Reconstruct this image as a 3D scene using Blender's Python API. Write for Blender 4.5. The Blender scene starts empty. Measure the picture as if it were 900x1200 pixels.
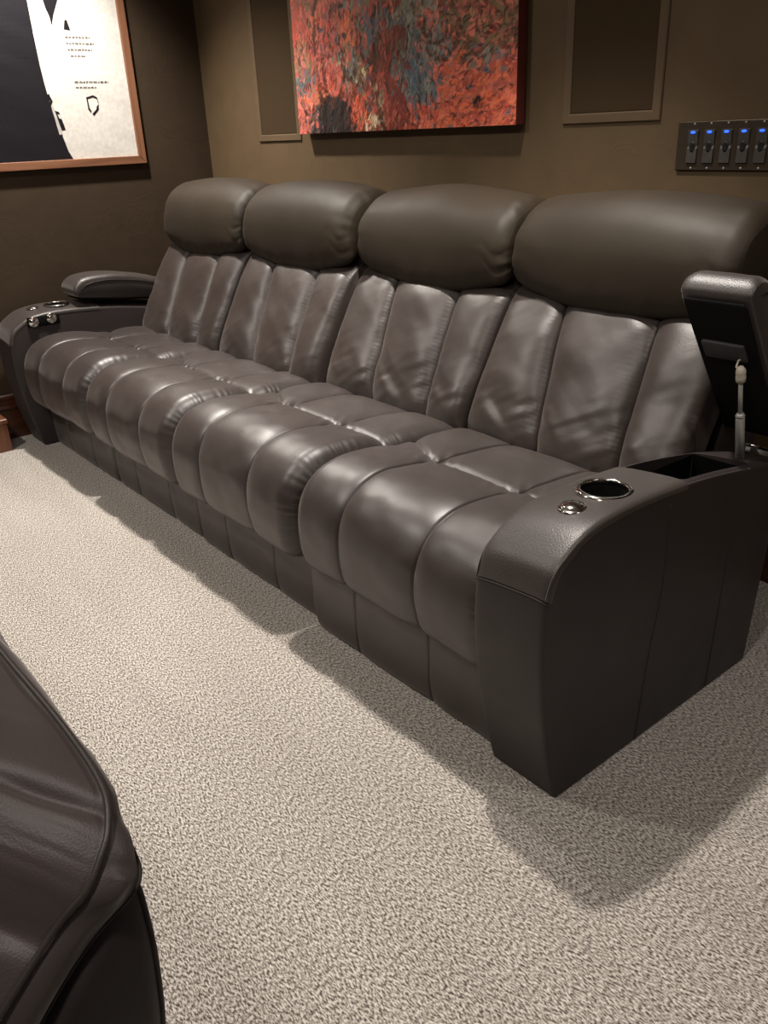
import bpy, bmesh, math
import numpy as np
from mathutils import Vector, Matrix

S = bpy.context.scene
COL = S.collection
W = 0.70                      # width of one seat of the sofa
XR = -0.173                   # right end of the seats (inside of right armrest)
XL = XR - 4 * W               # left end of the seats
WALL_X, WALL_Y = -3.20, 1.14  # left wall and back wall
CEIL = 2.60

# ------------------------------------------------------------------ camera
def camera():
    yaw, pitch, roll = 0.899, 0.4294, -0.044
    fw = Vector((-math.sin(yaw) * math.cos(pitch), math.cos(yaw) * math.cos(pitch), -math.sin(pitch)))
    r = fw.cross(Vector((0, 0, 1))).normalized()
    u = r.cross(fw)
    c, s = math.cos(roll), math.sin(roll)
    r2, u2 = c * r + s * u, -s * r + c * u
    cd = bpy.data.cameras.new('camera')
    cd.sensor_fit = 'VERTICAL'
    cd.sensor_height = 24
    cd.lens = 975.8 / 1200 * 24
    cd.clip_start = 0.02
    co = bpy.data.objects.new('camera', cd)
    COL.objects.link(co)
    m = Matrix((r2, u2, -fw)).transposed().to_4x4()
    m.translation = Vector((0.8044, -1.0489, 1.2433))
    co.matrix_world = m
    S.camera = co
camera()

# ------------------------------------------------------------------ world, lights, exposure
wd = bpy.data.worlds.new('world')
S.world = wd
wd.use_nodes = True
bg = wd.node_tree.nodes['Background']
bg.inputs[0].default_value = (1.0, 0.93, 0.84, 1)
bg.inputs[1].default_value = 0.0
S.view_settings.view_transform = 'Standard'
S.view_settings.look = 'None'
S.view_settings.exposure = 0.0
S.view_settings.gamma = 1.0
S.view_settings.use_curve_mapping = False

def spot(name, loc, aim, power, angle, blend=0.6, radius=0.05, col=(1.0, 0.90, 0.78)):
    d = bpy.data.lights.new(name, 'SPOT')
    d.energy = power
    d.spot_size = math.radians(angle)
    d.spot_blend = blend
    d.shadow_soft_size = radius
    d.color = col
    o = bpy.data.objects.new(name, d)
    COL.objects.link(o)
    o.location = loc
    o.rotation_euler = (Vector(aim) - Vector(loc)).to_track_quat('-Z', 'Y').to_euler()
    return o

WARM = (1.0, 0.93, 0.85)
spot('downlight_or_fill', (-0.85, 0.40, 2.55), (-0.85, 0.05, 0), 205, 84, 0.6, 0.05, WARM)
spot('downlight_or_fill', (-2.70, 0.36, 2.55), (-2.65, -0.05, 0), 275, 110, 0.7, 0.05, WARM)
spot('downlight_or_fill', (0.45, -1.45, 2.55), (0.2, -0.6, 0), 62, 140, 0.9, 0.10, WARM)
spot('downlight_or_fill', (-1.80, -1.45, 2.55), (-1.8, -0.7, 0), 112, 140, 0.9, 0.10, WARM)
spot('downlight_or_fill', (1.55, 0.15, 2.55), (1.2, 0.2, 0), 50, 140, 0.9, 0.10, WARM)  # added fill lamp brightening the floor and armrest side at right

# ------------------------------------------------------------------ helpers
_T = {}
def noise2(x, y, seed=0):
    if seed not in _T: _T[seed] = np.random.RandomState(seed).rand(64, 64)
    T = _T[seed]
    xi = np.floor(x).astype(int); yi = np.floor(y).astype(int)
    fx = x - xi; fy = y - yi
    fx = fx * fx * (3 - 2 * fx); fy = fy * fy * (3 - 2 * fy)
    a = T[xi % 64, yi % 64]; b = T[(xi + 1) % 64, yi % 64]
    c = T[xi % 64, (yi + 1) % 64]; d = T[(xi + 1) % 64, (yi + 1) % 64]
    return (a * (1 - fx) + b * fx) * (1 - fy) + (c * (1 - fx) + d * fx) * fy - 0.5

def tag(o, label, cat, group=None, kind=None):
    if label: o['label'] = label
    if cat: o['category'] = cat
    if group: o['group'] = group
    if kind: o['kind'] = kind
    return o

def thing(name, loc, label, cat, group=None):
    o = bpy.data.objects.new(name, None)
    o.empty_display_size = 0.1
    COL.objects.link(o)
    o.location = loc
    return tag(o, label, cat, group)

def root_loc(p):
    v = Vector((0, 0, 0))
    while p is not None:
        v += p.location
        p = p.parent
    return v

def mesh_obj(name, verts, faces, mat, parent=None, smooth=True, label=None, recalc=True):
    off = root_loc(parent)
    me = bpy.data.meshes.new(name)
    me.from_pydata([tuple(Vector(v) - off) for v in verts], [], [tuple(f) for f in faces])
    if recalc:
        bm = bmesh.new(); bm.from_mesh(me)
        bmesh.ops.recalc_face_normals(bm, faces=bm.faces)
        bm.to_mesh(me); bm.free()
    if smooth:
        me.polygons.foreach_set('use_smooth', [True] * len(me.polygons))
    me.materials.append(mat)
    me.update()
    o = bpy.data.objects.new(name, me)
    COL.objects.link(o)
    o.parent = parent
    if label: o['label'] = label
    return o

def struct(o):
    o['kind'] = 'structure'
    return o

def spline(pts, n, closed=False):
    """Catmull-Rom through pts, n samples equally spaced in arc length."""
    P = np.array(pts, float)
    if closed:
        P = np.vstack([P[-1], P, P[0], P[1]])
    else:
        P = np.vstack([2 * P[0] - P[1], P, 2 * P[-1] - P[-2]])
    out = []
    for i in range(1, len(P) - 2):
        p0, p1, p2, p3 = P[i - 1:i + 3]
        t = np.linspace(0, 1, 24, endpoint=False)[:, None]
        out.append(0.5 * (2 * p1 + (p2 - p0) * t + (2 * p0 - 5 * p1 + 4 * p2 - p3) * t ** 2 + (3 * p1 - p0 - 3 * p2 + p3) * t ** 3))
    out = np.vstack(out + [P[-2][None]])
    d = np.r_[0, np.cumsum(np.linalg.norm(np.diff(out, axis=0), axis=1))]
    s = np.linspace(0, d[-1], n)
    return np.stack([np.interp(s, d, out[:, k]) for k in range(out.shape[1])], 1)

def ucols(w, seams, n=90, r=0.06):
    """column positions in 0..1, denser at the ends and beside seams"""
    u = np.linspace(0, 1, n)
    extra = [np.linspace(0, r / w, 14), 1 - np.linspace(0, r / w, 14)]
    for s in seams:
        extra.append(s + np.array([-.016, -.012, -.008, -.005, -.0025, 0, .0025, .005, .008, .012, .016]) * 0.7 / w)
    return np.unique(np.round(np.clip(np.concatenate([u] + extra), 0, 1), 5))

def loft(name, prof, x0, x1, hfun, mat, parent, seams=(), ns=150, nu=90, shift=None, label=None, xr=0.06, xmap=None):
    """A body swept in X along a (y,z) profile that runs up the front and back over the top;
    hfun(U,S,Y,Z) pushes it along the outward normal. Closed at the ends and the back."""
    pr = spline(prof, ns)
    t = np.gradient(pr, axis=0)
    t /= np.linalg.norm(t, axis=1)[:, None]
    nrm = np.stack([-t[:, 1], t[:, 0]], 1)
    us = ucols(x1 - x0, seams, nu, xr)
    U, Sg = np.meshgrid(us, np.linspace(0, 1, ns), indexing='ij')
    Y = np.broadcast_to(pr[:, 0], U.shape).copy(); Z = np.broadcast_to(pr[:, 1], U.shape).copy()
    if xmap is not None: U = xmap(U, Y, Z)
    H = hfun(U, Sg, Y, Z)
    dz = shift(U, Sg, Y, Z) if shift is not None else 0
    Yf = Y + H * nrm[:, 0]; Zf = Z + H * nrm[:, 1] + dz
    X = x0 + U * (x1 - x0)
    V = np.stack([X, Yf, Zf], 2).reshape(-1, 3)
    a = len(us); F = []
    for i in range(a - 1):
        b = i * ns
        for j in range(ns - 1):
            F.append((b + j, b + j + 1, b + ns + j + 1, b + ns + j))
        F.append((b + ns - 1, b, b + ns, b + 2 * ns - 1))
    F.append(tuple(range(ns))); F.append(tuple((a - 1) * ns + k for k in range(ns - 1, -1, -1)))
    o = mesh_obj(name, V.tolist(), F, mat, parent, label=label)
    return o

def roll(U, w, r, k=1.0):
    d = np.minimum(U, 1 - U) * w
    q = np.clip(r - d, 0, r)
    return -k * (r - np.sqrt(np.maximum(r * r - q * q, 0)))

def edge(U, w, s):
    return np.exp(-np.minimum(U, 1 - U) * w / s)

def panel(U, bounds, p=4):
    """0 on every bound, 1 in the middle of every panel"""
    out = np.zeros_like(U)
    for a, b in zip(bounds[:-1], bounds[1:]):
        m = (U >= a) & (U <= b)
        A = a if np.isscalar(a) else a
        t = (U - a) / (np.maximum(b - a, 1e-6))
        out = np.where(m, 1 - np.abs(2 * t - 1) ** p, out)
    return out

def tube_mesh(pts, rad, n=8, closed=False):
    P = [Vector(p) for p in pts]
    V, F = [], []
    up = None
    for i, p in enumerate(P):
        a = P[max(i - 1, 0)]; b = P[min(i + 1, len(P) - 1)]
        t = (b - a).normalized()
        if up is None:
            up = Vector((0, 0, 1)) if abs(t.z) < .9 else Vector((1, 0, 0))
        s = t.cross(up).normalized(); up = s.cross(t).normalized()
        rr = rad[i] if hasattr(rad, '__len__') else rad
        for k in range(n):
            an = 2 * math.pi * k / n
            V.append(p + rr * (math.cos(an) * s + math.sin(an) * up))
    for i in range(len(P) - 1):
        for k in range(n):
            F.append((i * n + k, i * n + (k + 1) % n, (i + 1) * n + (k + 1) % n, (i + 1) * n + k))
    F.append(tuple(range(n - 1, -1, -1))); F.append(tuple((len(P) - 1) * n + k for k in range(n)))
    return V, F

def tube(name, pts, rad, mat, parent, n=8, label=None):
    V, F = tube_mesh(pts, rad, n)
    return mesh_obj(name, V, F, mat, parent, label=label)

def merge(parts):
    V, F = [], []
    for v, f in parts:
        b = len(V)
        V += [Vector(q) for q in v]
        F += [tuple(b + i for i in q) for q in f]
    return V, F

def box_mesh(x0, x1, y0, y1, z0, z1, bev=0.0, seg=3):
    bm = bmesh.new()
    bmesh.ops.create_cube(bm, size=1)
    for v in bm.verts:
        v.co = Vector(((x0 + x1) / 2 + v.co.x * (x1 - x0), (y0 + y1) / 2 + v.co.y * (y1 - y0), (z0 + z1) / 2 + v.co.z * (z1 - z0)))
    if bev > 0:
        bmesh.ops.bevel(bm, geom=list(bm.edges), offset=bev, segments=seg, profile=0.5, affect='EDGES')
    bm.verts.index_update()
    V = [v.co.copy() for v in bm.verts]; F = [tuple(v.index for v in f.verts) for f in bm.faces]
    bm.free()
    return V, F

def box(name, x0, x1, y0, y1, z0, z1, mat, parent=None, bev=0.0, seg=3, label=None, smooth=False):
    V, F = box_mesh(x0, x1, y0, y1, z0, z1, bev, seg)
    return mesh_obj(name, V, F, mat, parent, smooth=smooth, label=label)

def lathe_mesh(prof, n=40, M=None):
    """prof = list of (r, h) spun about local z, placed by matrix M"""
    M = M or Matrix()
    V, F = [], []
    m = len(prof)
    for k in range(n):
        a = 2 * math.pi * k / n
        for r, h in prof:
            V.append(M @ Vector((r * math.cos(a), r * math.sin(a), h)))
    for k in range(n):
        for j in range(m - 1):
            F.append((k * m + j, ((k + 1) % n) * m + j, ((k + 1) % n) * m + j + 1, k * m + j + 1))
    return V, F

def lathe(name, prof, mat, parent, M=None, n=40, label=None):
    V, F = lathe_mesh(prof, n, M)
    o = mesh_obj(name, V, F, mat, parent, label=label)
    bm = bmesh.new(); bm.from_mesh(o.data)
    bmesh.ops.remove_doubles(bm, verts=bm.verts, dist=1e-5)
    bmesh.ops.recalc_face_normals(bm, faces=bm.faces)
    bm.to_mesh(o.data); bm.free()
    o.data.polygons.foreach_set('use_smooth', [True] * len(o.data.polygons))
    return o

def cut(o, solids):
    """carve the given (verts, faces) solids out of o and keep plain mesh"""
    tmp = []
    off = root_loc(o.parent)
    for V, F in solids:
        c = mesh_obj('carve', V, F, o.data.materials[0], None)
        tmp.append(c)
        md = o.modifiers.new('b', 'BOOLEAN'); md.operation = 'DIFFERENCE'; md.object = c; md.solver = 'EXACT'
    bpy.context.view_layer.update()
    dg = bpy.context.evaluated_depsgraph_get()
    me = bpy.data.meshes.new_from_object(o.evaluated_get(dg))
    old = o.data
    o.modifiers.clear(); o.data = me
    bpy.data.meshes.remove(old)
    for c in tmp:
        m = c.data; bpy.data.objects.remove(c); bpy.data.meshes.remove(m)
    return o

# ------------------------------------------------------------------ materials
def mat_base(name):
    m = bpy.data.materials.new(name); m.use_nodes = True
    nt = m.node_tree
    return m, nt, nt.nodes['Principled BSDF']

def N(nt, t, **kw):
    n = nt.nodes.new(t)
    for k, v in kw.items():
        if k in n.inputs: n.inputs[k].default_value = v
        else: setattr(n, k, v)
    return n

def L(nt, a, b): nt.links.new(a, b)

def coords(nt, scale=(1, 1, 1), rot=(0, 0, 0)):
    g = N(nt, 'ShaderNodeNewGeometry')
    mp = N(nt, 'ShaderNodeMapping')
    mp.inputs['Scale'].default_value = scale; mp.inputs['Rotation'].default_value = rot
    L(nt, g.outputs['Position'], mp.inputs[0])
    return mp.outputs[0]

def ramp(nt, src, stops):
    r = N(nt, 'ShaderNodeValToRGB')
    el = r.color_ramp.elements
    while len(el) < len(stops): el.new(0.5)
    for e, (p, c) in zip(el, stops):
        e.position = p; e.color = (*c, 1)
    L(nt, src, r.inputs[0])
    return r

def leather(name, col, rough=0.42, grain=900, gstr=0.25, wr=0.3, coat=0.0, spec=0.6, sheen=0.0):
    m, nt, b = mat_base(name)
    p = coords(nt)
    v = N(nt, 'ShaderNodeTexVoronoi', Scale=grain * 0.45); L(nt, p, v.inputs['Vector'])
    n1 = N(nt, 'ShaderNodeTexNoise', Scale=14.0, Detail=4.0); L(nt, p, n1.inputs['Vector'])
    n2 = N(nt, 'ShaderNodeTexNoise', Scale=5.0, Detail=3.0); L(nt, p, n2.inputs['Vector'])
    cr = ramp(nt, n2.outputs[0], [(0.3, [c * 0.88 for c in col]), (0.7, [c * 1.12 for c in col])])
    L(nt, cr.outputs[0], b.inputs['Base Color'])
    rr = N(nt, 'ShaderNodeMapRange'); L(nt, n1.outputs[0], rr.inputs[0])
    rr.inputs[3].default_value = rough - 0.06; rr.inputs[4].default_value = rough + 0.08
    L(nt, rr.outputs[0], b.inputs['Roughness'])
    b1 = N(nt, 'ShaderNodeBump', Strength=gstr, Distance=0.0006); L(nt, v.outputs['Distance'], b1.inputs['Height'])
    b2 = N(nt, 'ShaderNodeBump', Strength=wr, Distance=0.006); L(nt, n1.outputs[0], b2.inputs['Height'])
    L(nt, b1.outputs[0], b2.inputs['Normal'])
    L(nt, b2.outputs[0], b.inputs['Normal'])
    b.inputs['Specular IOR Level'].default_value = spec
    b.inputs['Sheen Weight'].default_value = sheen
    b.inputs['Sheen Roughness'].default_value = 0.4
    b.inputs['Sheen Tint'].default_value = (1.0, 0.90, 0.86, 1)
    b.inputs['Coat Weight'].default_value = coat
    return m

def plain(name, col, rough=0.5, metal=0.0, emit=None, es=0.0, spec=0.5):
    m, nt, b = mat_base(name)
    p = coords(nt)
    n = N(nt, 'ShaderNodeTexNoise', Scale=60.0, Detail=3.0); L(nt, p, n.inputs['Vector'])
    cr = ramp(nt, n.outputs[0], [(0.35, [c * 0.93 for c in col]), (0.65, [min(1, c * 1.07) for c in col])])
    L(nt, cr.outputs[0], b.inputs['Base Color'])
    b.inputs['Specular IOR Level'].default_value = spec
    b.inputs['Roughness'].default_value = rough; b.inputs['Metallic'].default_value = metal
    if emit:
        b.inputs['Emission Color'].default_value = (*emit, 1); b.inputs['Emission Strength'].default_value = es
    return m

def carpet_mat():
    m, nt, b = mat_base('carpet')
    p = coords(nt, (125, 325, 190), (0, 0, math.radians(-50)))
    n1 = N(nt, 'ShaderNodeTexNoise', Scale=1.0, Detail=3.0, Roughness=0.65); L(nt, p, n1.inputs['Vector'])
    p2 = coords(nt)
    p4 = coords(nt, (1.1, 6.5, 1))
    n2 = N(nt, 'ShaderNodeTexNoise', Scale=1.0, Detail=3.0, Distortion=0.4); L(nt, p4, n2.inputs['Vector'])
    n3 = N(nt, 'ShaderNodeTexNoise', Scale=420.0, Detail=2.0); L(nt, p2, n3.inputs['Vector'])
    cr = ramp(nt, n1.outputs[0], [(0.37, (0.07, 0.058, 0.048)), (0.46, (0.31, 0.27, 0.235)), (0.53, (0.60, 0.55, 0.495)), (0.62, (0.88, 0.83, 0.775))])
    mx = N(nt, 'ShaderNodeMix', data_type='RGBA', blend_type='MULTIPLY')
    mx.inputs['Factor'].default_value = 1.0
    c2 = ramp(nt, n2.outputs[0], [(0.3, (0.86, 0.85, 0.84)), (0.7, (1, 1, 1))])
    L(nt, cr.outputs[0], mx.inputs['A']); L(nt, c2.outputs[0], mx.inputs['B'])
    L(nt, mx.outputs['Result'], b.inputs['Base Color'])
    b.inputs['Roughness'].default_value = 0.95
    b.inputs['Specular IOR Level'].default_value = 0.1
    b.inputs['Sheen Weight'].default_value = 0.15
    ad = N(nt, 'ShaderNodeMath', operation='MULTIPLY_ADD'); L(nt, n3.outputs[0], ad.inputs[0]); ad.inputs[1].default_value = 0.35
    L(nt, n1.outputs[0], ad.inputs[2])
    bp = N(nt, 'ShaderNodeBump', Strength=0.7, Distance=0.008); L(nt, ad.outputs[0], bp.inputs['Height'])
    L(nt, bp.outputs[0], b.inputs['Normal'])
    return m

def plaster(name, col):
    m, nt, b = mat_base(name)
    p = coords(nt)
    n1 = N(nt, 'ShaderNodeTexNoise', Scale=5.0, Detail=6.0, Distortion=1.2); L(nt, p, n1.inputs['Vector'])
    n2 = N(nt, 'ShaderNodeTexNoise', Scale=90.0, Detail=4.0); L(nt, p, n2.inputs['Vector'])
    v = N(nt, 'ShaderNodeTexNoise', Scale=3.6, Detail=2.0, Distortion=2.5); L(nt, p, v.inputs['Vector'])
    edge_ = ramp(nt, v.outputs[0], [(0.61, (0, 0, 0)), (0.625, (1, 1, 1)), (0.66, (0, 0, 0))])
    cr = ramp(nt, n1.outputs[0], [(0.3, [c * 0.92 for c in col]), (0.7, [c * 1.08 for c in col])])
    L(nt, cr.outputs[0], b.inputs['Base Color'])
    b.inputs['Roughness'].default_value = 0.62
    b.inputs['Specular IOR Level'].default_value = 0.3
    b1 = N(nt, 'ShaderNodeBump', Strength=0.25, Distance=0.01); L(nt, n1.outputs[0], b1.inputs['Height'])
    b2 = N(nt, 'ShaderNodeBump', Strength=0.12, Distance=0.002); L(nt, n2.outputs[0], b2.inputs['Height']); L(nt, b1.outputs[0], b2.inputs['Normal'])
    b3 = N(nt, 'ShaderNodeBump', Strength=0.15, Distance=0.002); L(nt, edge_.outputs[0], b3.inputs['Height']); L(nt, b2.outputs[0], b3.inputs['Normal'])
    L(nt, b3.outputs[0], b.inputs['Normal'])
    return m

def wood(name, c0, c1, rough=0.35, axis='y', scale=1.0):
    m, nt, b = mat_base(name)
    sc = {'x': (2, 40, 40), 'y': (40, 2, 40), 'z': (40, 40, 2)}[axis]
    p = coords(nt, tuple(s * scale for s in sc))
    n1 = N(nt, 'ShaderNodeTexNoise', Scale=1.0, Detail=6.0, Distortion=0.6); L(nt, p, n1.inputs['Vector'])
    cr = ramp(nt, n1.outputs[0], [(0.3, c0), (0.7, c1)])
    L(nt, cr.outputs[0], b.inputs['Base Color'])
    b.inputs['Roughness'].default_value = rough
    bp = N(nt, 'ShaderNodeBump', Strength=0.1, Distance=0.001); L(nt, n1.outputs[0], bp.inputs['Height'])
    L(nt, bp.outputs[0], b.inputs['Normal'])
    return m

def mesh_cloth(name, col):
    m, nt, b = mat_base(name)
    p = coords(nt, (500, 500, 500))
    ck = N(nt, 'ShaderNodeTexChecker', Scale=1.0); L(nt, p, ck.inputs[0])
    n = N(nt, 'ShaderNodeTexNoise', Scale=0.02); L(nt, p, n.inputs['Vector'])
    mx = N(nt, 'ShaderNodeMix', data_type='RGBA')
    mx.inputs['A'].default_value = (*[c * 0.85 for c in col], 1); mx.inputs['B'].default_value = (*[c * 1.1 for c in col], 1)
    L(nt, ck.outputs['Fac'], mx.inputs['Factor'])
    L(nt, mx.outputs['Result'], b.inputs['Base Color'])
    b.inputs['Roughness'].default_value = 0.9
    b.inputs['Specular IOR Level'].default_value = 0.1
    return m

LC = (0.031, 0.0215, 0.0185)
M = dict(
    leather=leather('brown leather', LC, 0.43, 900, 0.16, 0.08, spec=0.8, sheen=0.15),
    leather_pad=leather('soft brown leather', (0.036, 0.0253, 0.0208), 0.42, 900, 0.22, 0.20, spec=0.75, sheen=0.15),
    leather_head=leather('headrest leather', (0.031, 0.0218, 0.0128), 0.56, 900, 0.18, 0.12, spec=0.35, sheen=0.03),
    leather_arm=leather('grained brown leather', (0.036, 0.028, 0.025), 0.42, 800, 0.5, 0.06, spec=0.7, sheen=0.25),
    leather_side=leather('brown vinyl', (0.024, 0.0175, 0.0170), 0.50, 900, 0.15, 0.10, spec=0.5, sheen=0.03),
    leather_near_lit=leather('lit near brown leather', (0.066, 0.051, 0.050), 0.54, 1500, 0.22, 0.06, spec=0.5, sheen=0.35),  # sofa leather again, light from overhead put into a paler colour
    piping=leather('piping', (0.050, 0.040, 0.036), 0.5, 1500, 0.2, 0.05),
    seam=plain('seam thread', (0.022, 0.016, 0.015), 0.7),
    black=plain('black plastic', (0.004, 0.004, 0.004), 0.75, spec=0.2),
    black_soft=plain('black lining', (0.003, 0.003, 0.003), 0.95, spec=0.05),
    grey_plastic=plain('dark grey plastic', (0.035, 0.035, 0.036), 0.5),
    chrome=plain('chrome', (0.72, 0.70, 0.67), 0.13, 1.0),
    steel=plain('steel', (0.50, 0.49, 0.47), 0.40, 0.35),
    nylon=plain('nylon', (0.62, 0.56, 0.46), 0.5),
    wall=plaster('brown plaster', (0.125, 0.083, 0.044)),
    wall_dimmed=plaster('dimmed brown plaster', (0.045, 0.029, 0.0165)),  # left wall's weaker light is put into this darker colour
    carpet=carpet_mat(),
    ceiling=plain('ceiling paint', (0.55, 0.50, 0.43), 0.9),
    base_wood=wood('cherry baseboard', (0.040, 0.012, 0.006), (0.085, 0.027, 0.012), 0.18, 'y'),
    block_wood=wood('cherry block', (0.10, 0.036, 0.016), (0.19, 0.075, 0.035), 0.3, 'z'),
    frame_wood=wood('red brown frame', (0.15, 0.062, 0.032), (0.26, 0.12, 0.065), 0.45, 'y'),
    frame_wood_v=wood('red brown frame upright', (0.15, 0.062, 0.032), (0.26, 0.12, 0.065), 0.45, 'z'),
    paper=plain('poster paper', (0.62, 0.595, 0.55), 0.4),
    ink=plain('poster ink', (0.010, 0.009, 0.012), 0.38),
    ink_grey=plain('poster grey', (0.45, 0.43, 0.40), 0.4),
    bezel=plaster('painted bezel', (0.132, 0.089, 0.050)),
    grille=mesh_cloth('speaker grille', (0.064, 0.042, 0.023)),
    plate=plain('bronze plate', (0.10, 0.078, 0.055), 0.32, 0.6),
    paddle=plain('smoked paddle', (0.075, 0.068, 0.060), 0.3),
    dot=plain('dark dot', (0.012, 0.011, 0.011), 0.4),
    led=plain('blue light', (0.02, 0.06, 0.8), 0.4, 0, (0.015, 0.08, 1.0), 3.0),
)

# ------------------------------------------------------------------ room
RX, FY = 2.6, -4.2
struct(box('floor', WALL_X - .1, RX + .1, FY - .1, WALL_Y + .1, -0.1, 0, M['carpet']))
struct(box('wall_back', WALL_X - .1, RX + .1, WALL_Y, WALL_Y + .1, 0, CEIL, M['wall']))
struct(box('wall_left', WALL_X - .1, WALL_X, FY, WALL_Y, 0, CEIL, M['wall_dimmed']))
struct(box('wall_right', RX, RX + .1, FY, WALL_Y, 0, CEIL, M['wall']))
struct(box('wall_front', WALL_X, RX, FY - .1, FY, 0, CEIL, M['wall']))
struct(box('ceiling', WALL_X - .1, RX + .1, FY - .1, WALL_Y + .1, CEIL, CEIL + .1, M['ceiling']))

def baseboard(name, along, a0, a1):
    # moulded section: (out from the wall, height)
    sec = [(0, 0), (.016, 0), (.016, .135), (.020, .139), (.022, .146), (.018, .152), (.014, .157), (.014, .180), (.018, .186), (.021, .194), (.017, .202), (.008, .208), (0, .210)]
    V, F = [], []
    for a in (a0, a1):
        for d, z in sec:
            V.append((WALL_X + d, a, z) if along == 'y' else (a, WALL_Y - d, z))
    n = len(sec)
    for k in range(n):
        F.append((k, (k + 1) % n, n + (k + 1) % n, n + k))
    F.append(tuple(range(n))); F.append(tuple(range(2 * n - 1, n - 1, -1)))
    return struct(mesh_obj(name, V, F, M['base_wood'], None, smooth=False))
baseboard('baseboard_left', 'y', FY, WALL_Y - .022)
baseboard('baseboard_back', 'x', WALL_X, RX)

# low wooden block standing on the carpet by the left wall
bk = thing('wooden_plinth', (-3.09, -0.36, 0), 'low reddish-brown wooden block on the carpet beside the left baseboard', 'plinth')
box('body', -3.165, -3.015, -0.60, -0.130, 0, 0.125, M['block_wood'], bk, 0.003)
box('top_moulding', -3.170, -3.010, -0.605, -0.125, 0.125, 0.148, M['block_wood'], bk, 0.006)

# ------------------------------------------------------------------ the four-seat reclining sofa
sofa = thing('reclining_sofa', (-1.57, 0.45, 0), 'long dark brown leather four-seat reclining sofa along the back wall, its right armrest lid raised', 'sofa')

SEAT = [(.10, .207), (.05, .204), (.012, .212), (-.010, .235), (-.020, .275), (-.024, .325), (-.017, .383), (.005, .428), (.037, .459), (.080, .478), (.130, .486),
        (.20, .483), (.26, .474), (.305, .462), (.36, .458), (.45, .453), (.55, .443), (.62, .42), (.66, .36)]
BACK = [(.62, .34), (.602, .40), (.610, .455), (.645, .53), (.700, .63), (.755, .73), (.795, .79), (.85, .85), (.90, .88)]
HEAD = [(.88, .86), (.83, .815), (.785, .795), (.752, .815), (.738, .870), (.742, .945), (.768, 1.01), (.815, 1.055), (.875, 1.078), (.94, 1.078), (1.0, 1.052),
        (1.04, .99), (1.05, .88), (1.04, .72)]

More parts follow.
